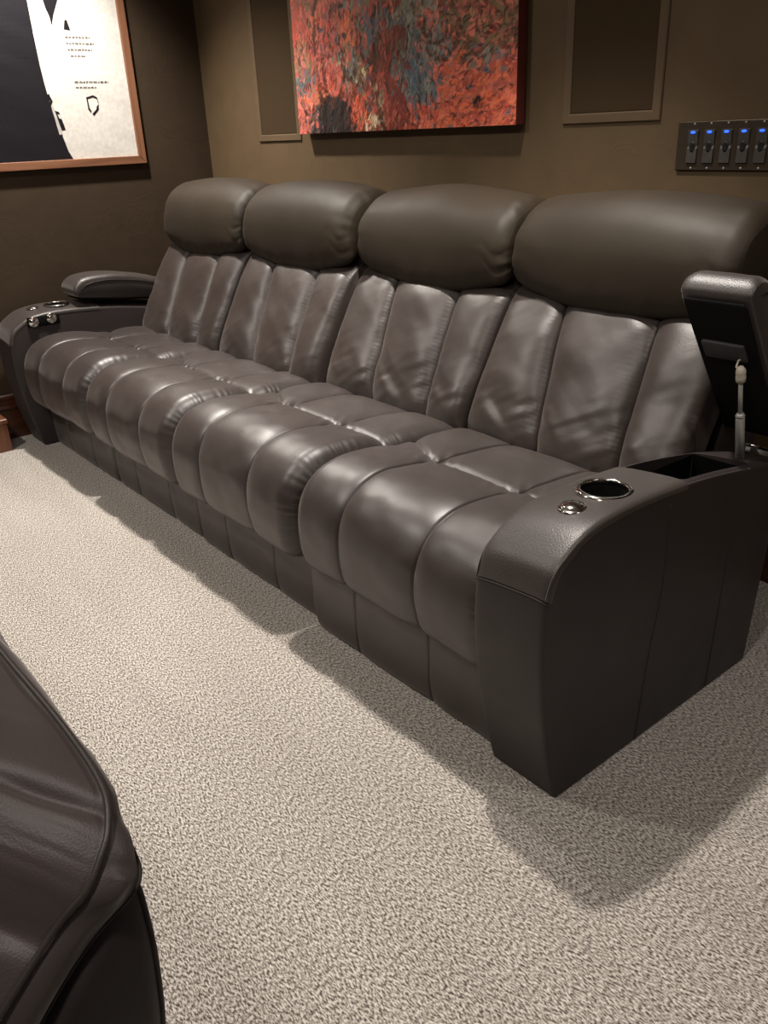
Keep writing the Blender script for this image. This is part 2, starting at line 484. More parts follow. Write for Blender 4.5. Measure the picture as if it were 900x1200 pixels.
for i in range(4):                     # 0 = rightmost seat
    x1 = XR - i * W; x0 = x1 - W
    dy = (0.015, 0.005, -0.030, -0.040)[i]
    sd = 11 * i
    s1, s2 = 0.285, 0.685

    # ---- base with its pull-out footrest panel
    def hb(U, Sg, Y, Z):
        h = 0.003 * panel(U, [0, s1, s2, 1], 6) + roll(U, W, 0.018)
        h -= 0.004 * (np.exp(-((U - s1) * W / .003) ** 2) + np.exp(-((U - s2) * W / .003) ** 2))
        return np.where(Y < .1, h + .004 * noise2(U * 9 + 3, Z * 14 + i * 5, sd), roll(U, W, .018) * 0)
    b0 = (-.016, .010, .020, .020)[i]
    loft('base', [(y + b0 * (y < .2), z) for y, z in [(.055, .004), (.042, .012), (.036, .06), (.034, .13), (.036, .20), (.052, .235), (.12, .24), (.60, .24), (.70, .22), (.71, .1), (.70, .004)]],
         x0 + .004, x1 - .004, hb, M['leather'], sofa, (s1, s2), 110, 60, xr=.02)

    # ---- seat cushion
    def hs(U, Sg, Y, Z):
        front = 1 / (1 + np.exp((Y - (.305 + .09 * np.clip((.285 - U) / .285, 0, 1) ** 1.5)) / .006))
        yc = .305 + .09 * np.clip((.285 - U) / .285, 0, 1) ** 1.5
        pf = panel(U, [0, s1, s2, 1], 5)
        b_front = .010 * pf
        tb = np.clip((Y - yc) / (.60 - yc), 0, 1)
        b_rear = .017 * panel(U, [0, s1, s2, 1], 3.0) ** .8 * (1 - np.abs(2 * tb - 1) ** 3.0) ** .8
        b_rear = np.where(Y >= yc, b_rear, 0)
        h = np.where(Y < yc, b_front, b_rear)
        h -= .007 * np.exp(-((Y - yc) / .012) ** 2) * (Z > .4) * (1 - edge(U, W, .02))
        for s in (s1, s2):
            h -= .0035 * np.exp(-((U - s) * W / .0035) ** 2)
        r = .058
        rl = roll(U, W, r, 1.0)
        if i == 0: rl = np.where(U > .5, rl * .35, rl)      # snug against the armrest
        if i == 3: rl = np.where(U < .5, rl * .55, rl)
        h += rl * (1 - .72 / (1 + np.exp(-(Y - .36) / .05)))
        e = edge(U, W, .022)
        h += (.0004 + .0015 * (U > .5)) * e * np.sin(Sg * 260 + 2.5 * noise2(Sg * 22, U * 3, sd + 1) * 6) * (Y < .42)
        h += .006 * noise2(U * 5 + 2, Sg * 9, sd + 2) + .0025 * noise2(U * 14, Sg * 26, sd + 3)
        # soft radial creases running off the tuft corners
        for s in (s1, s2):
            h += .003 * np.exp(-((U - s) * W / .06) ** 2 - ((Y - .30) / .05) ** 2) * np.sin((U - s) * W * 160 + Y * 90)
        return h
    loft('seat_cushion', SEAT, x0 + .002, x1 - .002, hs, M['leather'], sofa, (s1, s2), 230, 110)

    # ---- backrest of three fanned pads
    UA, UB = .33, .73
    def xk(U, Y, Z):
        q = np.clip((Z - .44) / .34, 0, 1)
        a = .385 - .10 * q; b = .765 - .055 * q
        return np.where(U < UA, U / UA * a, np.where(U < UB, a + (U - UA) / (UB - UA) * (b - a), b + (U - UB) / (1 - UB) * (1 - b)))
    def hk(U, Sg, Y, Z):
        q = np.clip((Z - .44) / .34, 0, 1)
        a = .385 - .10 * q; b = .765 - .055 * q
        Ub = np.where(U < a, 0, np.where(U < b, a, b)); Ue = np.where(U < a, a, np.where(U < b, b, 1.0))
        t = np.clip((U - Ub) / (Ue - Ub), 0, 1)
        pb = np.maximum(1 - np.abs(2 * t - 1) ** 3.0, 0) ** .62
        tz = np.clip((Z - .40) / .42, 0, 1)
        vert = np.maximum(1 - np.abs(2 * tz - 1) ** 5, 0) ** .7
        h = .047 * pb * vert * (1.12 - .30 * q)
        # folds: short ones across each pad near the seams, longer ones at the foot
        ed = np.exp(-np.minimum(t, 1 - t) * 7)
        foot = np.exp(-((q - .10) / .22) ** 2)
        wr = noise2(U * 5 + 7 * i, Sg * 15 + U * 11, sd + 5) + .45 * noise2(U * 10, Sg * 28 - U * 16, sd + 6)
        h += .0080 * wr * (.15 + .4 * ed + (.9, 1.1, .5, .5)[i] * foot) * vert * np.minimum(1, 14 * np.minimum(t, 1 - t))
        h += .014 * noise2(U * 6 + 1, Sg * 7 + i, sd + 7) * pb
        h += .0011 * np.exp(-np.minimum(t, 1 - t) * 18) * np.sin(Z * 560 + 9 * noise2(Sg * 30, U * 2, sd)) * pb
        return h
    loft('backrest', [(y + dy, z) for y, z in BACK], x0 + .001, x1 - .001, lambda U, Sg, Y, Z: hk(U, Sg, Y - dy, Z), M['leather_pad'], sofa, (UA, UB), 220, 180, xmap=xk)

    # ---- headrest pillow
    def hh(U, Sg, Y, Z):
        c = 4 * U * (1 - U)
        h = .012 * (c - 1) + roll(U, W, .052, .85) * (.45 + .55 / (1 + np.exp(-(Z - .90) / .03)))
        e = edge(U, W, .045)
        h += .009 * e * noise2(Sg * 17 + U * 12, U * 5, sd + 8) + .006 * e * noise2(Sg * 40, U * 7, sd + 9)
        h += .010 * noise2(U * 4 + i, Sg * 6, sd + 10)
        # two short folds pulled in from the lower right corner
        for k, (zc, sl) in enumerate(((.86, .25), (.93, -.1))):
            d = (1 - U) * W
            h -= .0022 * np.exp(-((Z - zc - sl * d + .02 * np.sin(d * 50)) / .013) ** 2) * np.exp(-(d / .085) ** 2) * (Y < .85)
        low = np.exp(-((Z - .80) / .05) ** 2)
        h += .005 * low * noise2(U * 22, Sg * 12, sd + 12)
        return h
    def zsh(U, Sg, Y, Z):
        cr = np.abs(2 * U - 1)
        up = np.clip((Z - .90) / .15, 0, 1)
        return np.clip((.92 - Z) / .12, 0, 1) * (-.018 + .044 * cr ** 2.2) + up * ((-.004, -.003, .004, .006)[i] - .018 * cr ** 2.5)
    loft('headrest', [(y + dy, z) for y, z in HEAD], x0 + (.006, .004, .004, .022)[i], x1 + .004, hh, M['leather_head'], sofa, (), 170, 110, shift=zsh, xr=.09)

    # ---- back shell between the legs and the headrest
    V, F = box_mesh(x0 + .003, x1 - .003, .66 + dy, 1.035 + dy, .10, .86, .03)
    for v in V:                                           # leaning with the backrest
        if v.y < .9: v.y += max(0, (v.z - .40)) * .5
        else: v.y -= max(0, .6 - v.z) * .25
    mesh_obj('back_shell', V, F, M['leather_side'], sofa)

# ---- armrests
ARM = [(.0, .003), (-.018, .07), (-.036, .15), (-.051, .25), (-.059, .34), (-.059, .42), (-.052, .49), (-.034, .535), (.0, .563), (.05, .587), (.122, .598), (.226, .599),
       (.34, .592), (.466, .578), (.607, .555), (.70, .537), (.765, .52), (.785, .48), (.765, .36), (.745, .18), (.728, .003)]
WRAP = [(-.0535, .487), (-.034, .535), (.0, .563), (.05, .587), (.122, .598), (.226, .599), (.34, .592), (.362, .5905)]

def crown(x, xi, xo):
    """armrest top is a touch lower on the seat side and eased at both edges"""
    t = (x - xi) / (xo - xi)
    return -.016 * (1 - t) - .006 * (2 * t - 1) ** 4

def arm_top(y):
    p = spline(ARM, 300)
    k = np.where((p[:, 1] > .45) & (p[:, 0] < .75))[0]
    return float(np.interp(y, p[k, 0], p[k, 1]))

def arm_sweep(name, prof, thick, xi, xo, mat, parent, ns=120):
    """sweep between the seat side xi and the outer side xo; thick>0 makes a shell that lies over the profile"""
    pr = spline(prof, ns)
    t = np.gradient(pr, axis=0); t /= np.linalg.norm(t, axis=1)[:, None]
    nr = np.stack([-t[:, 1], t[:, 0]], 1)
    ts = np.array([0, .012, .03, .06, .12, .25, .4, .5, .6, .75, .88, .94, .97, .988, 1])
    rr = .010
    V, F = [], []
    rows = []
    for a in ts:
        x = xi + a * (xo - xi)
        d = min(a, 1 - a) * abs(xo - xi)
        e = -(rr - math.sqrt(max(rr * rr - max(rr - d, 0) ** 2, 0)))
        topw = np.clip((pr[:, 1] - .3) / .2, 0, 1)
        q = pr + nr * (e + thick) + np.stack([np.zeros(ns), crown(x, xi, xo) * topw], 1)
        q[:, 1] = np.maximum(q[:, 1], .002)
        if thick:
            lo = pr - nr * .0105 + np.stack([np.zeros(ns), crown(x, xi, xo) * topw], 1)
            q = np.vstack([q, lo[::-1]])
        rows.append(q)
        V += [(x, yy, zz) for yy, zz in q]
    n = len(rows[0])
    for i in range(len(ts) - 1):
        for j in range(n):
            F.append((i * n + j, i * n + (j + 1) % n, (i + 1) * n + (j + 1) % n, (i + 1) * n + j))
    F.append(tuple(range(n))); F.append(tuple((len(ts) - 1) * n + k for k in range(n - 1, -1, -1)))
    return mesh_obj(name, V, F, mat, parent)

def auto_smooth(o, deg=40):
    bm = bmesh.new(); bm.from_mesh(o.data)
    for e in bm.edges:
        if len(e.link_faces) == 2:
            e.smooth = e.calc_face_angle(0) < math.radians(deg)
    for f in bm.faces: f.smooth = True
    bm.to_mesh(o.data); bm.free()

def lid(xi, xo, length, M4, parent):
    """padded armrest lid; local frame: hinge at y=0,z=0, free end at -length, underside z=0"""
    side = [(0, .0), (0, .045), (-.10, .070), (-.25, .085), (-.36, .080), (-.43, .055), (-length, .018), (-length + .004, .0)]
    def mk(name, prof, x0, x1, hf, mat, ns=90):
        pr = spline(prof, ns)
        t = np.gradient(pr, axis=0); t /= np.linalg.norm(t, axis=1)[:, None]
        nr = np.stack([-t[:, 1], t[:, 0]], 1)
        V, F = [], []
        us = ucols(x1 - x0, (), 26, .03)
        for u in us:
            q = pr + nr * hf(u, pr)[:, None]
            V += [M4 @ Vector((x0 + u * (x1 - x0), a, b)) for a, b in q]
        for i in range(len(us) - 1):
            for j in range(ns):
                F.append((i * ns + j, i * ns + (j + 1) % ns, (i + 1) * ns + (j + 1) % ns, (i + 1) * ns + j))
        F.append(tuple(range(ns))); F.append(tuple((len(us) - 1) * ns + k for k in range(ns - 1, -1, -1)))
        return mesh_obj(name, V, F, mat, parent)
    x0, x1 = min(xi, xo), max(xi, xo)
    w = x1 - x0
    # leather cushion: profile runs from the free end up and over to the hinge and back below
    top = [(-length + .030, .004), (-length + .006, .010), (-length - .004, .036), (-length + .004, .066), (-length + .040, .092), (-.33, .108), (-.22, .111), (-.10, .100), (-.012, .080), (-.002, .05), (-.012, .008), (-.06, .004), (-.25, .004)]
    def hf(u, pr):
        d = min(u, 1 - u) * w
        r = .026
        q = max(r - d, 0)
        return np.full(len(pr), -(r - math.sqrt(max(r * r - q * q, 0))) * .95) * np.clip((pr[:, 1] - .02) / .06, .25, 1) + .003 * noise2(pr[:, 0] * 18 + 5, np.full(len(pr), u * 4), 3)
    mk('lid_cushion', top, x0, x1, hf, M['leather_arm'], 130)
    for xx in (x0 - .0004, x1 + .0004):
        pts = spline([(-.428, .040), (-.405, .064), (-.33, .082), (-.22, .085), (-.10, .075), (-.03, .058)], 40)
        tube('lid_piping', [M4 @ Vector((xx, a, b)) for a, b in pts], .0020, M['leather_side'], parent, 8)
    # inset tray, black below
    low = [(-.02, -.003), (-length + .05, -.003), (-length + .036, .004), (-length + .036, .018), (-.02, .018), (-.012, .010)]
    mk('lid_tray', low, x0 + .012, x1 - .012, lambda u, pr: np.zeros(len(pr)), M['black'])

def armrest(side):
    if side == 'right': xi, xo = XR - .004, 0.0
    else: xi, xo = XL + .004, XL - .172
    sg = 1 if xo > xi else -1
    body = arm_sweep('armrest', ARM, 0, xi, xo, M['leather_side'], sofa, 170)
    wrap = arm_sweep('armrest_cover', WRAP, .0022, xi - sg * .0008, xo + sg * .0008, M['leather_arm'], body, 70)
    cx = xo - sg * .083; cy = .203
    cz = arm_top(cy) + crown(cx, xi, xo) + .0022
    bm = bmesh.new()
    bmesh.ops.create_cone(bm, cap_ends=True, segments=48, radius1=.0475, radius2=.0475, depth=.13)
    bm.verts.index_update()
    hole = ([v.co + Vector((cx, cy, cz - .03)) for v in bm.verts], [tuple(v.index for v in f.verts) for f in bm.faces]); bm.free()
    solids = [hole]
    bx0, bx1 = sorted((xi + sg * .018, xo - sg * .018))
    binv = box_mesh(bx0, bx1, .366, .640, .40, .75, .018)
    solids_body = [hole, binv] if side == 'right' else [hole]
    cut(body, solids_body); auto_smooth(body, 35)
    cut(wrap, [hole]); auto_smooth(wrap, 35)
    # cup holder
    T = Matrix.Translation((cx, cy, cz)) @ Matrix.Rotation(math.radians(-.5), 4, 'X')
    lathe('cup_holder', [(.0445, -.006), (.045, .003), (.0475, .0055), (.0515, .0050), (.0565, .002), (.057, -.0008), (.047, -.004), (.0445, -.006)], M['chrome'], body, T, 56)
    lathe('cup_well', [(.0452, .0), (.044, -.02), (.0425, -.075), (.036, -.08), (0, -.08)], M['black'], body, T, 48)
    # round chrome push button on the top
    by = .100
    z1, z0 = arm_top(by + .01), arm_top(by - .01)
    bz = arm_top(by) + crown(xo - sg * .078, xi, xo) + .002
    T = Matrix.Translation((xo - sg * .078, by, bz)) @ Matrix.Rotation(math.atan2(z1 - z0, .02), 4, 'X')
    lathe('control_button', [(.027, -.001), (.027, .002), (.024, .0038), (.0215, .0032), (.020, .0050), (.014, .0080), (.006, .0092), (0, .0095)], M['chrome'], body, T, 40)
    # seams: cover edge across the front, and down the outer side
    xo2 = xo + sg * .0004
    fp = [(xi + (xo - xi) * k / 12, -.0555, .4835 + crown(xi + (xo - xi) * k / 12, xi, xo) * .95) for k in range(13)]
    tube('seam', fp, .0022, M['seam'], body, 6)
    sp = [(xo2, .265, .006), (xo2, .285, .218), (xo2, .308, .377), (xo2, .304, .56)]
    if side == 'right':
        tube('seam', spline(sp, 24).tolist(), .0011, M['seam'], body, 6)
        tube('seam', spline([(xo2, .545, .006), (xo2, .556, .2), (xo2, .562, .40)], 16).tolist(), .0009, M['seam'], body, 6)
    # piping along the outer and the inner edge of the top
    pr = spline(ARM, 200)
    for xx, ss in ((xo, sg), (xi, -sg)):
        pts = [(xx - ss * .004, y - .002, z + crown(xx, xi, xo) * min(1, max(0, (z - .3) / .2)) - .0025) for y, z in pr if z > .485 and y < .62]
        tube('piping', pts, .0022, M['leather_arm'], body, 6)
    if side == 'right':
        # storage bin
        o = .003
        z1 = .553
        V, F = [], []
        a0, a1, b0, b1 = bx0 + .002, bx1 - .002, .368, .638
        outer = [(a0, b0), (a1, b0), (a1, b1), (a0, b1)]
        ring = lambda g, z: [(a0 + g, b0 + g, z), (a1 - g, b0 + g, z), (a1 - g, b1 - g, z - .012 * 0), (a0 + g, b1 - g, z)]
        V = ring(0, .41) + ring(0, z1 - .02) + ring(.003, z1 - .02) + ring(.003, .413)
        F = [(3, 2, 1, 0)]
        for k in range(4):
            n = (k + 1) % 4
            F += [(k, n, 4 + n, 4 + k), (4 + k, 4 + n, 8 + n, 8 + k), (8 + k, 8 + n, 12 + n, 12 + k)]
        F.append((12, 13, 14, 15))
        mesh_obj('storage_bin', V, F, M['black_soft'], body, smooth=False)
        th = math.radians(-54.3)
        M4 = Matrix.Translation((0, .800, .548)) @ Matrix.Rotation(th, 4, 'X')
        lid(XR - .006, -.020, .455, M4, body)
        # latch plate under the lid
        V, F = box_mesh(-.152, -.052, -.322, -.272, -.011, .003, .005)
        mesh_obj('lid_latch', [M4 @ v for v in V], F, M['grey_plastic'], body)
        # gas strut
        A = Vector((-.058, .672, .520)); B = Vector((-.060, .620, .755))
        D = B - A
        V1 = tube_mesh([A, A + D * .50, A + D * .52], [.0098, .0098, .0090], 20)
        V2 = tube_mesh([A + D * .52, A + D * .535, A + D * .56], [.0102, .0102, .007], 20)
        V, F = merge([V1, V2])
        mesh_obj('gas_strut', V, F, M['steel'], body)
        tube('strut_rod', [A + D * .55, A + D * .93], .0048, M['steel'], body, 16)
        R = D.to_track_quat('Z', 'Y').to_matrix().to_4x4()
        lathe('strut_joint', [(0, -.006), (.0100, -.006), (.0108, .004), (.0100, .012), (.0108, .014), (.0098, .022), (.005, .029), (0, .030)], M['nylon'], body, Matrix.Translation(A + D * .90) @ R, 20)
        V, F = merge([tube_mesh([B + Vector((-.002, .0, -.004)), B + Vector((-.010, -.002, .002)), B + Vector((-.010, .004, .014)), B + Vector((0, .014, .022))], .0022, 8)])
        mesh_obj('strut_clip', V, F, M['nylon'], body)
        # hinge leaf at the back edge
        V, F = box_mesh(-.062, .004, .694, .697, .549, .568, .0008)
        Rh = Matrix()
        mesh_obj('hinge', [Rh @ v for v in V], F, M['chrome'], body)
    else:
        M4 = Matrix.Translation((0, .715, .560)) @ Matrix.Rotation(math.radians(-7.0), 4, 'X')
        lid(xi, xo, .455, M4, body)
        # control plate with two chrome push buttons on the seat side
        V, F = box_mesh(xi - .001, xi + .0045, .035, .175, .530, .572, .004)
        mesh_obj('control_plate', V, F, M['black'], body)
        for yy, zz in ((.062, .551), (.140, .556)):
            T = Matrix.Translation((xi + .004, yy, zz)) @ Matrix.Rotation(math.radians(90), 4, 'Y')
            lathe('control_button', [(.022, -.001), (.022, .003), (.019, .005), (.016, .0045), (.0145, .007), (.008, .010), (0, .0105)], M['chrome'], body, T, 32)
armrest('right')
armrest('left')

# ------------------------------------------------------------------ front row chair seen from behind
chair = thing('recliner', (0.06, -1.30, 0), 'dark brown leather recliner of the row in front, seen from behind at lower left', 'chair')
NX0 = -.34
PIPE = [(-.34, -.947, .886), (-.10, -.946, .887), (.10, -.945, .886), (.184, -.944, .885), (.302, -.940, .883), (.371, -.941, .878), (.397, -.949, .868), (.409, -.961, .858), (.414, -.974, .845), (.408, -.994, .825),
        (.411, -1.034, .790), (.410, -1.10, .72), (.405, -1.20, .60), (.40, -1.27, .50)]
BOTT = [(-.34, -.926, .840), (-.10, -.926, .842), (.10, -.926, .844), (.17, -.927, .845), (.27, -.930, .845), (.351, -.934, .845), (.397, -.938, .842), (.415, -.942, .838), (.419, -.952, .830), (.413, -.977, .808),
        (.412, -1.010, .775), (.410, -1.07, .70), (.405, -1.17, .57), (.40, -1.24, .47)]
SPIN = [(-.34, -1.09, .905), (-.10, -1.09, .905), (.02, -1.09, .905), (.08, -1.09, .904), (.14, -1.09, .902), (.18, -1.09, .898), (.20, -1.092, .894), (.215, -1.097, .889), (.225, -1.105, .882), (.232, -1.115, .872),
        (.24, -1.14, .845), (.245, -1.19, .785), (.245, -1.26, .68), (.24, -1.31, .58)]
def near_headrest():
    n, m = 300, 90
    k = np.linspace(0, 1, len(PIPE)); t = np.linspace(0, 1, n)
    def res(P):
        # same parameter on all three rails, so the strips stay square to the piping
        P = np.array(P, float)
        out = []
        for x in t * (len(P) - 1):
            i = min(int(x), len(P) - 2); f = x - i
            p0, p1, p2, p3 = P[max(i - 1, 0)], P[i], P[i + 1], P[min(i + 2, len(P) - 1)]
            out.append(.5 * (2 * p1 + (p2 - p0) * f + (2 * p0 - 5 * p1 + 4 * p2 - p3) * f ** 2 + (3 * p1 - p0 - 3 * p2 + p3) * f ** 3))
        return np.array(out)
    P, B, Q = res(PIPE), res(BOTT), res(SPIN)
    rows = []
    far = Q + np.array([-.02, -.14, -.10]) * np.linspace(1, .9, n)[:, None]
    for a in np.linspace(0, 1, 60):                      # spine to piping
        base = Q * (1 - a) + P * a
        up = np.array([.25, .15, 1.0]); up = up / np.linalg.norm(up)
        bul = .026 * (1 - a ** 2.5) ** .8 * np.sin(np.pi * min(1, .25 + a * .75)) 
        pucker = a ** 3 * (1 - a) * 4
        w = (.016 * noise2(base[:, 0] * 9 + 2, base[:, 1] * 11 + base[:, 2] * 6, 41) + .006 * noise2(base[:, 0] * 22 + base[:, 1] * 9, base[:, 1] * 24 + base[:, 2] * 14, 42)) * (1 - a ** 6) + .003 * pucker * noise2(t * 60, np.full(n, a * 2), 43)
        # long soft creases running in from the piping near the corner
        cre = 0
        for tc, dep in ((.425, .0065), (.70, .008), (.27, .002)):
            cre = cre + dep * np.exp(-((t - tc - .03 * (1 - a)) / (.019 + .016 * (1 - a))) ** 2) * np.clip(1.2 - abs(a - .82) * 3.6, 0, 1)
        rows.append(base + up * (bul + w - cre - .004 * a ** 10)[:, None])
    for a in np.linspace(0, 1, 24)[1:]:                  # side band below the piping
        base = P * (1 - a) + B * a
        outd = np.stack([np.clip((t - .3) / .3, 0, 1) * .8, 1 - .6 * np.clip((t - .3) / .3, 0, 1), .25 * np.ones(n)], 1)
        rows.append(base + outd * (.006 * np.sin(np.pi * a) + .004 * a * (1 - a) * 4 * noise2(t * 26, np.full(n, a * 2), 45))[:, None] - np.array([0, 0, .003]) * math.exp(-a * 12))
    rows.append(B + np.array([-.03, -.03, -.02]))
    rows.append(far * .5 + B * .5 + np.array([-.05, -.05, -.08]))
    rows.append(far + np.array([0, .02, -.06])); rows.append(far)
    rows = np.array(rows)                                # (rows, n, 3)
    R_ = len(rows)
    V = rows.reshape(-1, 3).tolist(); F = []
    for i in range(R_):
        j = (i + 1) % R_
        for q in range(n - 1):
            F.append((i * n + q, i * n + q + 1, j * n + q + 1, j * n + q))
    F.append(tuple(i * n for i in range(R_))); F.append(tuple(i * n + n - 1 for i in range(R_ - 1, -1, -1)))
    hr = mesh_obj('headrest', V, F, M['leather_near_lit'], chair)
    pts = [Vector(p) + Vector((.0006, .0006, .0016)) for p in P[::2]]
    tube('piping', [p for p in pts], .0021, M['piping'], hr, 10)
    tube('seam', [Vector(p) + Vector((.0005, .0008, 0)) for p in B[::3]], .0012, M['seam'], hr, 6)
near_headrest()
def near_shell():
    lv = [(.003, .37, -.965, -1.36), (.20, .378, -.960, -1.36), (.45, .392, -.955, -1.27), (.60, .406, -.951, -1.15), (.68, .421, -.947, -1.085), (.73, .426, -.943, -1.045), (.78, .423, -.939, -1.000), (.81, .416, -.938, -.972), (.828, .408, -.940, -.958), (.836, .398, -.943, -.952)]
    A = spline([(z, a, b, c) for z, a, b, c in lv], 60)
    V, F = [], []
    per = []
    for z, xr_, yb, yf in A:
        r = min(.016, (yb - yf) * .45)
        sec = []
        for cx, cy, a0 in ((xr_ - r, yb - r, 0), (NX0 + r, yb - r, 90), (NX0 + r, yf + r, 180), (xr_ - r, yf + r, 270)):
            for q in range(7):
                an = math.radians(a0 + q * 15)
                sec.append((cx + r * math.cos(an), cy + r * math.sin(an), z))
        per.append(sec)
    n = len(per[0])
    for sec in per: V += sec
    for i in range(len(per) - 1):
        for q in range(n):
            F.append((i * n + q, i * n + (q + 1) % n, (i + 1) * n + (q + 1) % n, (i + 1) * n + q))
    F.append(tuple(range(n))); F.append(tuple((len(per) - 1) * n + q for q in range(n - 1, -1, -1)))
    sh = mesh_obj('back_shell', V, F, M['leather_side'], chair)
    e = [(a - .293 * min(.016, (b - c) * .45), b - .293 * min(.016, (b - c) * .45), z) for z, a, b, c in A]
    tube('piping', e, .0022, M['leather_side'], sh, 8)
near_shell()
box('seat', -.33, .40, -1.85, -1.16, .20, .44, M['leather_near_lit'], chair, .06, 5, smooth=True)
box('footrest', -.33, .40, -1.93, -1.80, .04, .40, M['leather_near_lit'], chair, .05, 5, smooth=True)
box('armrest', -.52, -.345, -1.95, -1.02, .0, .58, M['leather_side'], chair, .05, 5, smooth=True)

# ------------------------------------------------------------------ things on the walls
# ---- abstract canvas
def painting():
    x0, x1, z0, z1 = -2.335, -1.142, 1.243, 2.05
    yf, yb = 1.092, 1.132
    root = thing('painting', (x0 / 2 + x1 / 2, WALL_Y, z0), 'unframed abstract canvas in thick red, orange and grey-blue paint on the back wall', 'painting')
    nx, nz = 420, 284
    rs = np.random.RandomState(5)
    gx = np.linspace(0, 1, nx); gz = np.linspace(0, 1, nz)
    GX, GZ = np.meshgrid(gx, gz, indexing='ij')
    asp = (z1 - z0) / (x1 - x0)
    C = np.zeros((nx, nz, 3)); Hh = np.zeros((nx, nz))
    def c(*rgb): return np.array([((v / 255) / 12.92 if v / 255 < .04 else ((v / 255 + .055) / 1.055) ** 2.4) for v in rgb])
    ORANGE, RED, PINK, DKRED, BROWN, BLUE, TEAL, GREY, DARK, OLIVE, CREAM = (c(218, 100, 52), c(184, 66, 42), c(204, 100, 80), c(122, 42, 28), c(96, 58, 38), c(86, 100, 112), c(70, 98, 104), c(128, 126, 112), c(44, 34, 32), c(112, 98, 62), c(200, 178, 140))
    ROSE, TAN = c(196, 88, 80), c(150, 108, 72)
    # larger masses of one colour family: u from, u to, height from, height to
    FORMS = [(.135, .165, .55, .80, [GREY, CREAM, BLUE]), (.10, .225, .42, 1.15, [RED, ROSE, PINK, RED, DKRED]), (.265, .335, .70, 1.0, [ORANGE, ORANGE, TAN]), (.235, .295, .58, .78, [CREAM, GREY]),
             (.10, .20, .27, .50, [ORANGE, TAN, ORANGE, RED]), (.05, .26, -.15, .32, [DARK, DARK, BLUE * .5, BROWN]), (.27, .39, .0, .40, [RED, DKRED, RED, ORANGE]), (-.04, .055, -.1, .44, [ROSE, RED, PINK]),
             (-.03, .10, .38, .66, [BLUE, TEAL, GREY, RED]), (-.03, .10, .64, .88, [OLIVE, TAN, PINK]), (.405, .455, .06, .26, [TAN, CREAM, OLIVE]), (.39, .54, -.1, .80, [DKRED, BROWN, DKRED, RED]),
             (.27, .38, .38, .66, [BLUE, OLIVE, GREY, BROWN]), (.38, .48, .72, 1.1, [TEAL, GREY, BLUE, RED]), (.535, .70, .24, .62, [BLUE, TEAL, BLUE, GREY]), (.62, .69, .66, .95, [ROSE, PINK, GREY]), (.54, .64, .6, 1.1, [GREY, TEAL, OLIVE]),
             (.83, .95, .40, .64, [BLUE, GREY, BROWN]), (.70, 1.1, .60, 1.3, [BROWN, TAN, OLIVE, DKRED, PINK]), (.56, 1.2, -.3, .60, [ORANGE, RED, ORANGE, PINK, RED])]
    # the canvas below the photo's top edge spans z 0 .. .45 of the full height
    def pick(x, z):
        zz = z / .46                                # 0 bottom .. 1 photo edge
        wu = x + .035 * float(noise2(np.array([x * 22.0]), np.array([z * 16.0]), 91)[0]) * 2
        wz_ = zz + .07 * float(noise2(np.array([x * 20.0 + 7]), np.array([z * 15.0]), 92)[0]) * 2
        if rs.rand() < .86:
            for (a0, a1, b0, b1, cols) in FORMS:
                if ((wu - (a0 + a1) / 2) / ((a1 - a0) / 2)) ** 2 + ((wz_ - (b0 + b1) / 2) / ((b1 - b0) / 2)) ** 2 < 1:
                    return cols[rs.randint(len(cols))]
        p = []
        if x < .17:
            p = [(RED, 2), (PINK, 3), (OLIVE, 2 if zz > .5 else .3), (BLUE, 1.5 if .35 < zz < .65 else .4), (ORANGE, 1.2)]
        elif x < .34:
            p = [(DARK, 4 if zz < .35 else .5), (PINK, 3 if zz > .4 else .2), (RED, 2), (ORANGE, 1.5 if zz > .3 else .2), (GREY, 1.2 if zz > .4 else .3), (BLUE, 1)]
        elif x < .44:
            p = [(RED, 2), (BLUE, 2), (OLIVE, 1.6), (ORANGE, 1.2 if zz > .6 else .3), (DKRED, 1.5), (CREAM, .2)]
        elif x < .58:
            p = [(DKRED, 5), (BROWN, 3 if zz > .3 else 1), (RED, 1.6), (ORANGE, .6), (GREY, .8 if zz > .6 else .2)]
        elif x < .76:
            p = [(BLUE, 2.4), (TEAL, 2), (GREY, 2 if zz > .5 else .5), (PINK, 1.2), (ORANGE, 2.5 if zz < .45 else .5), (OLIVE, .8)]
        else:
            p = [(ORANGE, 5 if zz < .6 else .6), (PINK, 1.2), (BROWN, 5 if zz > .6 else .3), (OLIVE, 2 if zz > .6 else .1), (BLUE, 1.1 if .2 < zz < .7 else .3), (RED, 2)]
        ws = np.array([q[1] for q in p], float); ws = np.cumsum(ws / ws.sum())
        # neighbouring strokes tend to share a colour, so patches form
        f = float(noise2(np.array([x * 15 + 3.0]), np.array([z * 11 + x * 4]), 71)[0]) * 1.5 + .5 + .16 * rs.normal()
        return p[min(int(np.searchsorted(ws, min(max(f, 0.001), .999))), len(p) - 1)][0]
    C[:] = DKRED
    n = 9000
    for k in range(n):
        st = k / n
        la0 = .050 if st < .12 else (.026 if st < .45 else .013)
        x, z = rs.rand(), rs.rand() ** 1.3
        col = pick(min(max(x + rs.normal() * .025, 0), .999), max(z + rs.normal() * .015, 0)) * (1.0 + 1.0 * rs.rand())
        col = col * .82 + col.mean() * .18
        horiz = x > .72 and z < .3
        ang = rs.normal(0.25, .35) if horiz else (rs.normal(1.45, .5) if .16 < x < .6 else rs.rand() * 3.14)
        la = la0 * (.4 + 1.1 * rs.rand()); lb = la * (.22 + .45 * rs.rand())
        i0, i1 = max(int((x - la) * nx), 0), min(int((x + la) * nx) + 2, nx)
        j0, j1 = max(int((z - la / asp) * nz), 0), min(int((z + la / asp) * nz) + 2, nz)
        if i1 <= i0 or j1 <= j0: continue
